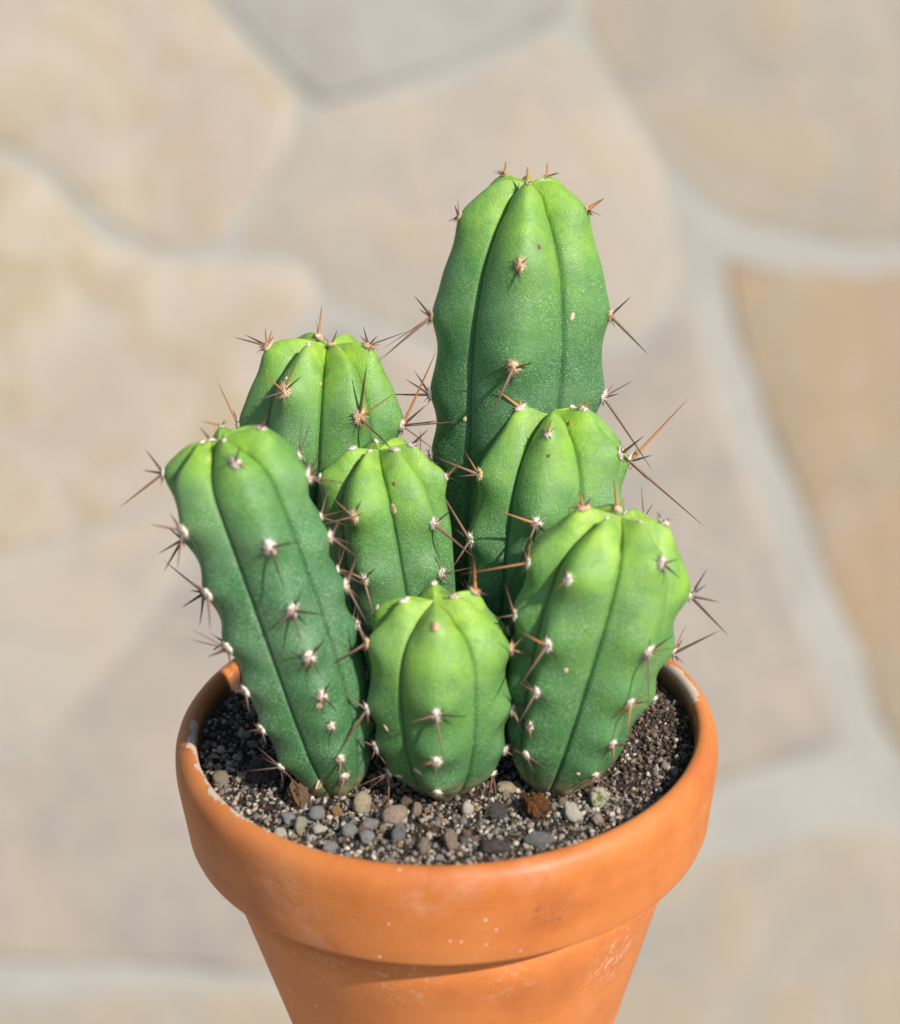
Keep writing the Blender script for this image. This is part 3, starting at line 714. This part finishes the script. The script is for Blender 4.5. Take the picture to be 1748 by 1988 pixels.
def build_cactus(st, label, seed, scars=(), nu=20):
    rng = random.Random(seed)
    root = empty('cactus', st.B); tag(root, label, 'cactus', 'cactus columns growing from the pot')
    # body
    nv, na = 190, st.n * nu * 2
    V = []; 
    vrow = np.linspace(0.0, 1, nv) ; vrow = vrow ** .92
    base_phi = np.linspace(0, 2 * math.pi, na, endpoint=False)
    ages = []
    for vi in vrow[:-1]:
        # columns follow the ribs, packed towards the furrows
        cr = [st.crest(k2, np.array([vi]))[0] for k2 in range(st.n)]
        ph = []
        for i in range(st.n):
            a, b = cr[i], cr[(i + 1) % st.n] + (2 * math.pi if i == st.n - 1 else 0)
            u = np.linspace(0, 1, nu * 2, endpoint=False); u = u + .10 * np.sin(2 * math.pi * u) * 1.0
            ph.append(a + (b - a) * u)
        ph = np.concatenate(ph)
        V.append(st.surf(np.full(na, vi), ph, True))
        hh = np.interp(vi, st.vv, st.hh)
        arc = (1 - vi) * (st.L + st.Rm) 
        ages.append(np.full(na, arc))
    V = np.concatenate(V); ages = np.concatenate(ages)
    tip = st.surf(np.array([1.0]), np.array([0.0]))
    V = np.concatenate([V, tip]); ages = np.append(ages, 0)
    Fc = []
    for i in range(nv - 2):
        for j in range(na):
            j2 = (j + 1) % na; Fc.append((i * na + j, i * na + j2, (i + 1) * na + j2, (i + 1) * na + j))
    for j in range(na): Fc.append(((nv - 2) * na + j, (nv - 2) * na + (j + 1) % na, len(V) - 1))
    Fc.append(tuple(range(na))[::-1])
    me = pydata('cactus_body', V - st.B, Fc, SKIN)
    at = me.attributes.new('age', 'FLOAT', 'POINT'); at.data.foreach_set('value', np.clip(ages / st.young, 0, 1.2).astype(np.float32))
    at = me.attributes.new('foot', 'FLOAT', 'POINT'); at.data.foreach_set('value', np.clip(1 - (V[:, 2] - ZS) / .013, 0, 1).astype(np.float32))
    mesh_obj('body', me, root, WORLD[root.name])
    # areoles and spines
    for (k2, v, px, sp) in st.are:
        va = np.array([v, v + .004, v - .004, v, v]); ph = st.crest(k2, va); e = .03
        ph = ph + np.array([0, 0, 0, e, -e])
        Q = st.surf(va, ph, True); p = Q[0]
        n = np.cross(Q[1] - Q[2], Q[3] - Q[4]); n /= np.linalg.norm(n)
        if n @ (p - st.axis(np.array([np.interp(v, st.vv, st.hh)]))[0]) < 0: n = -n
        upv = Q[1] - Q[2]; upv = upv - n * (upv @ n); upv /= np.linalg.norm(upv); sd = np.cross(upv, n)
        opts = sp[1] if len(sp) > 1 else {}
        size = opts.get('s', 24 if px else 18) * PX * .44 * rng.uniform(.92, 1.08)
        wool = rng.choice(WOOLS2 if opts.get('tan') else WOOLS)
        mwa = Matrix(((sd[0], upv[0], n[0], p[0]), (sd[1], upv[1], n[1], p[1]), (sd[2], upv[2], n[2], p[2]), (0, 0, 0, 1))) @ Matrix.Diagonal((size * .85, size * 1.1, size * .8, 1))
        ar = mesh_obj('areole', wool, root, mwa)
        if px:
            tc = (CAM - p) / np.linalg.norm(CAM - p); depth = (p - CAM) @ FW
            q0 = proj(p)[0][0]
            for it in (sp[0] if sp else []):
                ex, ey = it[0], it[1]; kind = it[2] if len(it) > 2 else opts.get('k', 'd'); th = it[3] if len(it) > 3 else None
                ex += (q0[0] - px[0]); ey += (q0[1] - px[1])
                Lpx = math.hypot(ex - q0[0], ey - q0[1])
                kf = max(-.15, n @ tc) * rng.uniform(.35, .6)
                de = depth - Lpx * PX * kf
                e3 = CAM + ray(ex, ey) * de
                add_spine(ar, p + n * size * .15, e3, kind, (th * .66 if th else 4.0 + .026 * Lpx) * rng.uniform(.88, 1.12))
            if sp and sp[0]:
                for _ in range(rng.choice((2, 3, 3, 4))):      # short fine radial spines
                    a = rng.uniform(0, 6.28); d = n * rng.uniform(.25, .7) + (sd * math.cos(a) + upv * math.sin(a))
                    add_spine(ar, p + n * size * .12, p + d / np.linalg.norm(d) * rng.uniform(14, 34) * PX, rng.choice('bbdo'), rng.uniform(2.2, 3.4))
        else:
            for _ in range(5):
                a = rng.uniform(0, 6.28); d = n * rng.uniform(.4, .8) + (sd * math.cos(a) + upv * math.sin(a)) * .8
                add_spine(ar, p + n * size * .15, p + d / np.linalg.norm(d) * rng.uniform(.003, .009), rng.choice('bbd'), 3.4)
    # scars and scale marks
    vg = np.linspace(.05, .97, 160); pg = np.radians(np.arange(-110, 110, 2.0)); VG, PG = np.meshgrid(vg, pg, indexing='ij')
    S = st.surf(VG.ravel(), PG.ravel()); uv, dd = proj(S)
    for (x, y, w, h, rot, dk) in scars:
        cost = np.hypot(uv[:, 0] - x, uv[:, 1] - y) + (dd - dd.min()) / PX * .08
        i = cost.argmin(); v0, p0 = VG.ravel()[i], PG.ravel()[i]
        Q = st.surf(np.array([v0, v0 + .004, v0 - .004, v0, v0]), np.array([p0, p0, p0, p0 + .03, p0 - .03]), True)
        n = np.cross(Q[1] - Q[2], Q[3] - Q[4]); n /= np.linalg.norm(n)
        if n @ (CAM - Q[0]) < 0: n = -n
        upv = Q[1] - Q[2]; upv = upv - n * (upv @ n); upv /= np.linalg.norm(upv); sd = np.cross(upv, n); p = Q[0]
        me = rock_mesh('scar', seed + int(x), 2, .25, 1.6); me.materials.append(scar_d if dk else scar_m)
        mesh_obj('scar', me, root, Matrix(((sd[0], upv[0], n[0], p[0]), (sd[1], upv[1], n[1], p[1]), (sd[2], upv[2], n[2], p[2]), (0, 0, 0, 1))) @ Matrix.Rotation(rot, 4, 'Z') @ Matrix.Diagonal((w * PX / 2, h * PX / 2, .00022, 1)))
    return root

def soilp(px, Y): return x_on(px, Y, ZS - .002)
T_ = {'tan': 1}
# --- tallest, at the back right
tall = Stem(soilp(975, .030), at_y(1027, 352, .040), [(0, 90), (.12, 130), (.25, 148), (.45, 155), (.62, 164), (.72, 167)], 300, 0, {
  0: [((1022, 357), [(1023, 325, 'o', 13)], {'s': 20, 'tan': 1}), ((1012, 515), [(995, 510), (1030, 505), (1010, 547)], {'s': 27, 'tan': 1}), ((998, 712), [(962, 697), (1037, 708), (962, 808, 'b')], {'s': 31, 'tan': 1}), ((985, 905), [])],
  5: [((893, 420), [(880, 402), (878, 430)], {'s': 20, 'tan': 1}), ((843, 615), [(805, 578), (816, 605), (733, 681, 'b', 10), (742, 664, 'b', 5)], {'s': 24, 'tan': 1}), ((843, 765), [(792, 740), (808, 722), (748, 769, 'd', 9)], {'s': 24}), ((846, 885), [(884, 835, 'b', 8), (928, 928, 'b', 9)], {'s': 24})],
  1: [((1134, 410), [(1168, 388, 'o', 13), (1148, 421)], {'s': 20, 'tan': 1}), ((1180, 612), [(1226, 581), (1263, 674, 'b', 10)], {'s': 26, 'tan': 1}), ((1163, 768), [(1224, 742, 'b', 5), (1195, 766), (1280, 888, 'b', 10)], {'s': 28})],
  4: [((980, 340), [(968, 329, 'o', 8), (984, 313, 'o', 9)], {'s': 16, 'tan': 1})],
  2: [((1063, 340), [(1064, 311, 'o', 10)], {'s': 16, 'tan': 1})],
}, .066, depth=.13, pw=.84, dip=.06, ba=.7)
build_cactus(tall, 'tallest cactus column, standing at the back right of the pot', 1, [(1110, 612, 9, 16, -.4, 0), (1046, 478, 9, 11, 0, 1), (903, 815, 10, 10, 0, 0)])
# --- back left
backl = Stem(soilp(600, .026), at_y(636, 668, .034), [(0, 80), (.15, 115), (.35, 140), (.55, 150), (.72, 150)], 155, 30, {
  0: [((708, 683), [(704, 644), (725, 662), (778, 645, 'b', 5)], {'s': 26, 'tan': 1}), ((768, 822), [(848, 685, 'o', 8), (820, 792), (838, 824), (905, 826, 'b', 7), (842, 868, 'b', 5)], {'s': 28})] if False else [((642, 676), [(653, 647), (628, 660, 'o', 5)], {'s': 24, 'tan': 1}), ((710, 808), [(727, 703, 'd', 10), (782, 775, 'o', 7), (690, 800), (782, 857, 'b', 9)], {'s': 32, 'tan': 1})],
  5: [((596, 672), [], {'s': 12}), ((570, 765), [(514, 730, 'o', 7), (595, 707, 'o', 7), (606, 740), (507, 775, 'd', 8)], {'s': 32, 'tan': 1}), ((545, 900), [])],
  1: [((708, 683), [(704, 644), (725, 662), (778, 645, 'b', 5)], {'s': 26, 'tan': 1}), ((768, 825), [(848, 685, 'o', 9), (820, 792), (838, 824), (905, 826, 'b', 7), (842, 868, 'b', 5)], {'s': 28})],
  4: [((530, 684), [(468, 657, 'b', 9), (490, 655), (519, 650, 'o', 7), (533, 652, 'o', 7)], {'s': 28, 'tan': 1}), ((474, 826), [(425, 748, 'o', 8), (461, 796)], {'s': 22})],
  3: [((618, 656), [(628, 595, 'o', 9), (613, 625, 'o', 6)], {'s': 22, 'tan': 1})],
}, .052, depth=.14, pw=.66)
build_cactus(backl, 'broad cactus column at the back left with long amber spines', 2, [(557, 733, 8, 8, 0, 0), (623, 746, 7, 7, 0, 0)])
# --- left, leaning
left = Stem(soilp(664, -.0195), at_y(424, 852, -.010), [(0, 16), (.045, 58), (.10, 84), (.18, 104), (.32, 119), (.5, 126), (.66, 128), (.80, 131)], 95, 4, {
  5: [((402, 832), [(383, 805)], {'s': 18}), ((403, 884), [], {'s': 12}), ((367, 1025), [(338, 992), (300, 1020, 'b', 8), (338, 1095, 'b', 9)], {'s': 28}), ((408, 1150), [(356, 1118, 'b'), (405, 1218, 'b')], {'s': 28}), ((445, 1255), [(368, 1226, 'b', 5), (367, 1247, 'b', 6), (405, 1275), (447, 1292, 'b')], {'s': 26}), ((483, 1337), [(470, 1343, 'b'), (487, 1382, 'b')], {'s': 24}), ((515, 1410), [(485, 1418, 'b', 5), (520, 1442, 'b', 5)], {'s': 22}), ((557, 1480), [(500, 1440, 'b', 4), (480, 1500, 'b', 4), (515, 1465, 'b', 4), (560, 1515, 'b', 5), (592, 1512, 'b', 4)], {'s': 20})],
  0: [((455, 845), [(456, 828)], {'s': 16}), ((460, 900), [(470, 866), (436, 898), (485, 905)], {'s': 26}), ((522, 1060), [(580, 1050), (497, 1080), (562, 1135, 'd', 9)], {'s': 33}), ((560, 1185), [(583, 1150), (527, 1218, 'b'), (618, 1192), (580, 1243, 'b')], {'s': 31}), ((592, 1275), [(552, 1272), (627, 1243), (612, 1300), (621, 1318, 'b', 5), (577, 1303, 'b', 5)], {'s': 29}), ((615, 1350), [(635, 1325), (592, 1352, 'b', 5), (645, 1375), (605, 1382, 'o', 4)], {'s': 25}), ((643, 1408), [(666, 1437, 'b', 5)], {'s': 21}), ((680, 1465), [(670, 1520, 'b'), (700, 1490, 'b', 5)], {'s': 22}), ((706, 1497), [(695, 1550, 'b'), (727, 1515, 'b', 5)], {'s': 22})],
  1: [((508, 833), [(520, 797, 'd', 11)], {'s': 18}), ((590, 928), [(583, 880), (622, 878, 'b'), (606, 905), (625, 905), (672, 938, 'b', 8), (642, 948, 'b')], {'s': 30}), ((637, 1043), [(672, 997, 'b'), (690, 1055), (702, 1073, 'b')], {'s': 26}), ((668, 1137), [(705, 1060, 'b'), (721, 1210, 'b'), (700, 1160, 'b', 5)], {'s': 26}), ((697, 1213), [(700, 1182, 'b', 5), (728, 1248, 'b')], {'s': 22}), ((728, 1400), [], {'s': 14})],
  4: [((325, 920), [(288, 877), (283, 915), (230, 972, 'b', 8)], {'s': 20}), ((356, 1048), [(325, 1028), (306, 1076), (310, 1104, 'b')], {'s': 18}), ((390, 1155), [(306, 1104, 'b', 8), (362, 1151), (344, 1182), (372, 1217, 'b')], {'s': 18}), ((428, 1252), [(405, 1268)], {'s': 16})],
  3: [((430, 826), [(393, 812, 'o', 7)], {'s': 14})],
}, .042, depth=.135, pw=.74, bow=(.0013, .0012))
build_cactus(left, 'long cactus column on the left, leaning out over the rim', 3, [(620, 1372, 14, 14, 0, 0), (404, 888, 7, 7, 0, 0), (622, 1522, 30, 16, .3, 0)])
# --- small middle
mid = Stem(soilp(800, .004), at_y(735, 872, .010), [(0, 60), (.15, 90), (.35, 112), (.55, 122), (.72, 124)], 105, 28, {
  0: [((765, 880), [], {'s': 20}), ((840, 1015), [(885, 990), (928, 1075, 'b', 10)], {'s': 27}), ((852, 1112), [(838, 1075, 'b'), (928, 1104, 'b', 5), (874, 1137, 'b')], {'s': 26})],
  5: [((718, 878), [], {'s': 14}), ((692, 1000), [(643, 965, 'b'), (713, 970), (625, 1016, 'd', 8)], {'s': 27, 'tan': 1}), ((714, 1120), [(648, 1098, 'b'), (741, 1100), (738, 1205, 'b')], {'s': 24})],
  1: [((800, 866), [(828, 831, 'd', 8)], {'s': 18}), ((855, 930), [(890, 900, 'b')], {'s': 14})],
  4: [((685, 872), [], {'s': 16}), ((632, 930), [], {'s': 16})],
  3: [((732, 858), [], {'s': 14})],
}, .052, depth=.14, pw=.66)
build_cactus(mid, 'small yellow green cactus wedged in the middle of the clump', 4, [(763, 990, 14, 22, 0, 0), (766, 938, 8, 8, 0, 1)])
# --- right middle
rmid = Stem(soilp(1015, .010), at_y(1080, 795, .022), [(0, 80), (.2, 118), (.4, 142), (.58, 152), (.72, 152)], 165, -8, {
  0: [((1057, 845), [(1060, 818, 'o', 8), (1048, 840)], {'s': 20}), ((1048, 1013), [(965, 990, 'o', 9), (978, 1140, 'b', 9), (1075, 1036)], {'s': 31})],
  5: [((1015, 803), [(968, 762, 'o', 10), (1014, 775, 'o', 8)], {'s': 24}), ((931, 921), [(896, 877, 'o', 7), (843, 895, 'b', 9), (885, 925, 'b', 6)], {'s': 27, 'tan': 1}), ((918, 1047), [(798, 904, 'b', 9), (880, 1102, 'b'), (885, 1030, 'b', 5)], {'s': 26}), ((925, 1150), [(960, 1190, 'b')], {'s': 20})],
  1: [((1135, 785), [(1133, 765, 'o', 6), (1152, 762, 'o', 6)], {'s': 24}), ((1190, 885), [(1189, 858), (1241, 857), (1252, 922, 'd', 9)], {'s': 28}), ((1205, 1000), [], {'s': 18})],
  4: [((1030, 785), [], {'s': 12}), ((968, 848), [(938, 822, 'b'), (928, 772, 'o', 9)], {'s': 14})],
  2: [((1110, 782), [(1105, 768, 'o', 5)], {'s': 14}), ((1224, 897), [(1245, 875), (1270, 888), (1383, 997, 'b', 10), (1350, 798, 'o', 10)], {'s': 24})],
  3: [((1072, 780), [(1066, 756, 'o', 7), (1082, 766)], {'s': 16})],
}, .058, depth=.14, pw=.74)
build_cactus(rmid, 'cactus column right of centre, in front of the tallest one', 5, [(1106, 822, 8, 9, 0, 1), (1063, 885, 7, 8, 0, 1)])
# --- right front
rfront = Stem(soilp(1062, -.0205), at_y(1207, 1003, -.012), [(0, 16), (.05, 60), (.11, 90), (.2, 116), (.36, 137), (.52, 150), (.66, 155), (.80, 155)], 130, 30, {
  5: [((1170, 1000), [], {'s': 10}), ((1117, 1128), [(1103, 1098), (1090, 1150, 'b')], {'s': 26}), ((1078, 1253), [(1070, 1220), (1015, 1232, 'o', 7), (1020, 1332, 'b', 9), (1097, 1280)], {'s': 28}), ((1055, 1345), [(1018, 1330, 'b'), (1018, 1402, 'b', 7), (1078, 1360, 'b', 5)], {'s': 26}), ((1030, 1408), [(1018, 1393, 'b', 5), (1044, 1425, 'b', 5)], {'s': 21}), ((998, 1462), [(1045, 1490, 'b', 5), (1010, 1500, 'b', 5)], {'s': 20})],
  0: [((1245, 1012), [], {'s': 10}), ((1268, 1097), [(1300, 1088), (1308, 1118)], {'s': 27}), ((1258, 1262), [(1258, 1236), (1310, 1238), (1318, 1262, 'o', 6), (1276, 1372, 'b', 9)], {'s': 29}), ((1222, 1362), [(1264, 1345, 'o', 5), (1258, 1364), (1272, 1380, 'o', 5), (1198, 1394, 'o', 5), (1222, 1428, 'o', 7)], {'s': 25}), ((1185, 1440), [(1240, 1447), (1195, 1482, 'o', 5), (1170, 1452, 'b', 5)], {'s': 22}), ((1150, 1500), [(1192, 1533, 'b'), (1140, 1536, 'b', 7), (1110, 1530, 'o', 4)], {'s': 22}), ((1095, 1550), [(1070, 1572, 'b'), (1122, 1572, 'b'), (1136, 1547, 'b')], {'s': 20})],
  1: [((1293, 1008), [(1280, 987), (1305, 1000), (1300, 1012)], {'s': 24}), ((1348, 1158), [(1387, 1110), (1383, 1141), (1406, 1172), (1432, 1225, 'd', 9)], {'s': 22}), ((1318, 1272), [(1409, 1241, 'd', 9), (1340, 1246), (1332, 1288), (1338, 1215, 'o', 5), (1342, 1292, 'b', 5)], {'s': 20}), ((1285, 1365), [(1300, 1350, 'b', 4)], {'s': 18})],
  4: [((1133, 993), [(1126, 955, 'o', 10), (1115, 980, 'o', 7), (1145, 970)], {'s': 26, 'tan': 1}), ((1037, 1095), [(1040, 1045, 'o', 6), (1022, 1062, 'b', 6), (905, 1110, 'o', 7)], {'s': 22}), ((1010, 1195), [(983, 1135, 'b', 6), (972, 1200, 'b', 6)], {'s': 20})],
  3: [((1205, 988), [(1200, 928, 'o', 12), (1219, 964, 'o', 6)], {'s': 26, 'tan': 1})],
}, .066, depth=.12, pw=.72)
build_cactus(rfront, 'stout cactus column at the front right, leaning right', 6, [(1097, 1300, 9, 10, 0, 0), (1122, 1502, 8, 8, 0, 0)])
# --- front centre, shortest
front = Stem(soilp(864, -.0200), at_y(843, 1165, -.020), [(0, 16), (.05, 56), (.12, 88), (.22, 112), (.38, 131), (.56, 137)], 128, 0, {
  0: [((845, 1220), [], {'s': 20, 'tan': 1}), ((852, 1382), [(800, 1398, 'b', 7), (912, 1388), (862, 1502, 'b', 9)], {'s': 29}), ((848, 1473), [(825, 1480, 'o', 6), (850, 1511, 'b', 6)], {'s': 27}), ((846, 1533), [(828, 1537), (868, 1528)], {'s': 24})],
  5: [((778, 1150), [], {'s': 22}), ((728, 1252), [(700, 1215, 'b', 8), (655, 1283, 'b', 9)], {'s': 26, 'tan': 1}), ((715, 1375), [(650, 1348, 'b', 7), (632, 1468, 'b', 10)], {'s': 24}), ((732, 1450), [(690, 1438, 'b'), (720, 1475, 'b'), (757, 1492, 'b')], {'s': 24}), ((757, 1500), [(742, 1590, 'b', 8), (690, 1532, 'b', 6), (700, 1545, 'b', 5)], {'s': 22})],
  1: [((882, 1157), [(882, 1140, 'o', 5)], {'s': 20}), ((978, 1262), [(1010, 1240, 'b'), (1048, 1278, 'b', 9)], {'s': 26, 'tan': 1}), ((990, 1378), [(1042, 1355, 'b', 6), (1044, 1457, 'b', 9)], {'s': 24}), ((982, 1457), [(1008, 1437, 'b', 5), (1012, 1475, 'b', 5)], {'s': 22}), ((960, 1505), [(958, 1577, 'b', 8), (908, 1532, 'o', 5), (990, 1602, 'b', 5)], {'s': 20})],
  2: [((925, 1138), [(932, 1075, 'o', 11)], {'s': 22, 'tan': 1}), ((988, 1225), [(1010, 1190, 'b', 6), (1040, 1195, 'b', 5)], {'s': 18})],
  4: [((745, 1190), [], {'s': 12})],
  3: [((842, 1137), [], {'s': 18})],
}, .050, depth=.125, pw=.80)
build_cactus(front, 'shortest cactus, rounded, at the front centre of the pot', 7, [(748, 1413, 6, 18, .5, 0), (810, 1500, 22, 9, -.3, 0), (773, 1507, 16, 8, -.2, 0)])
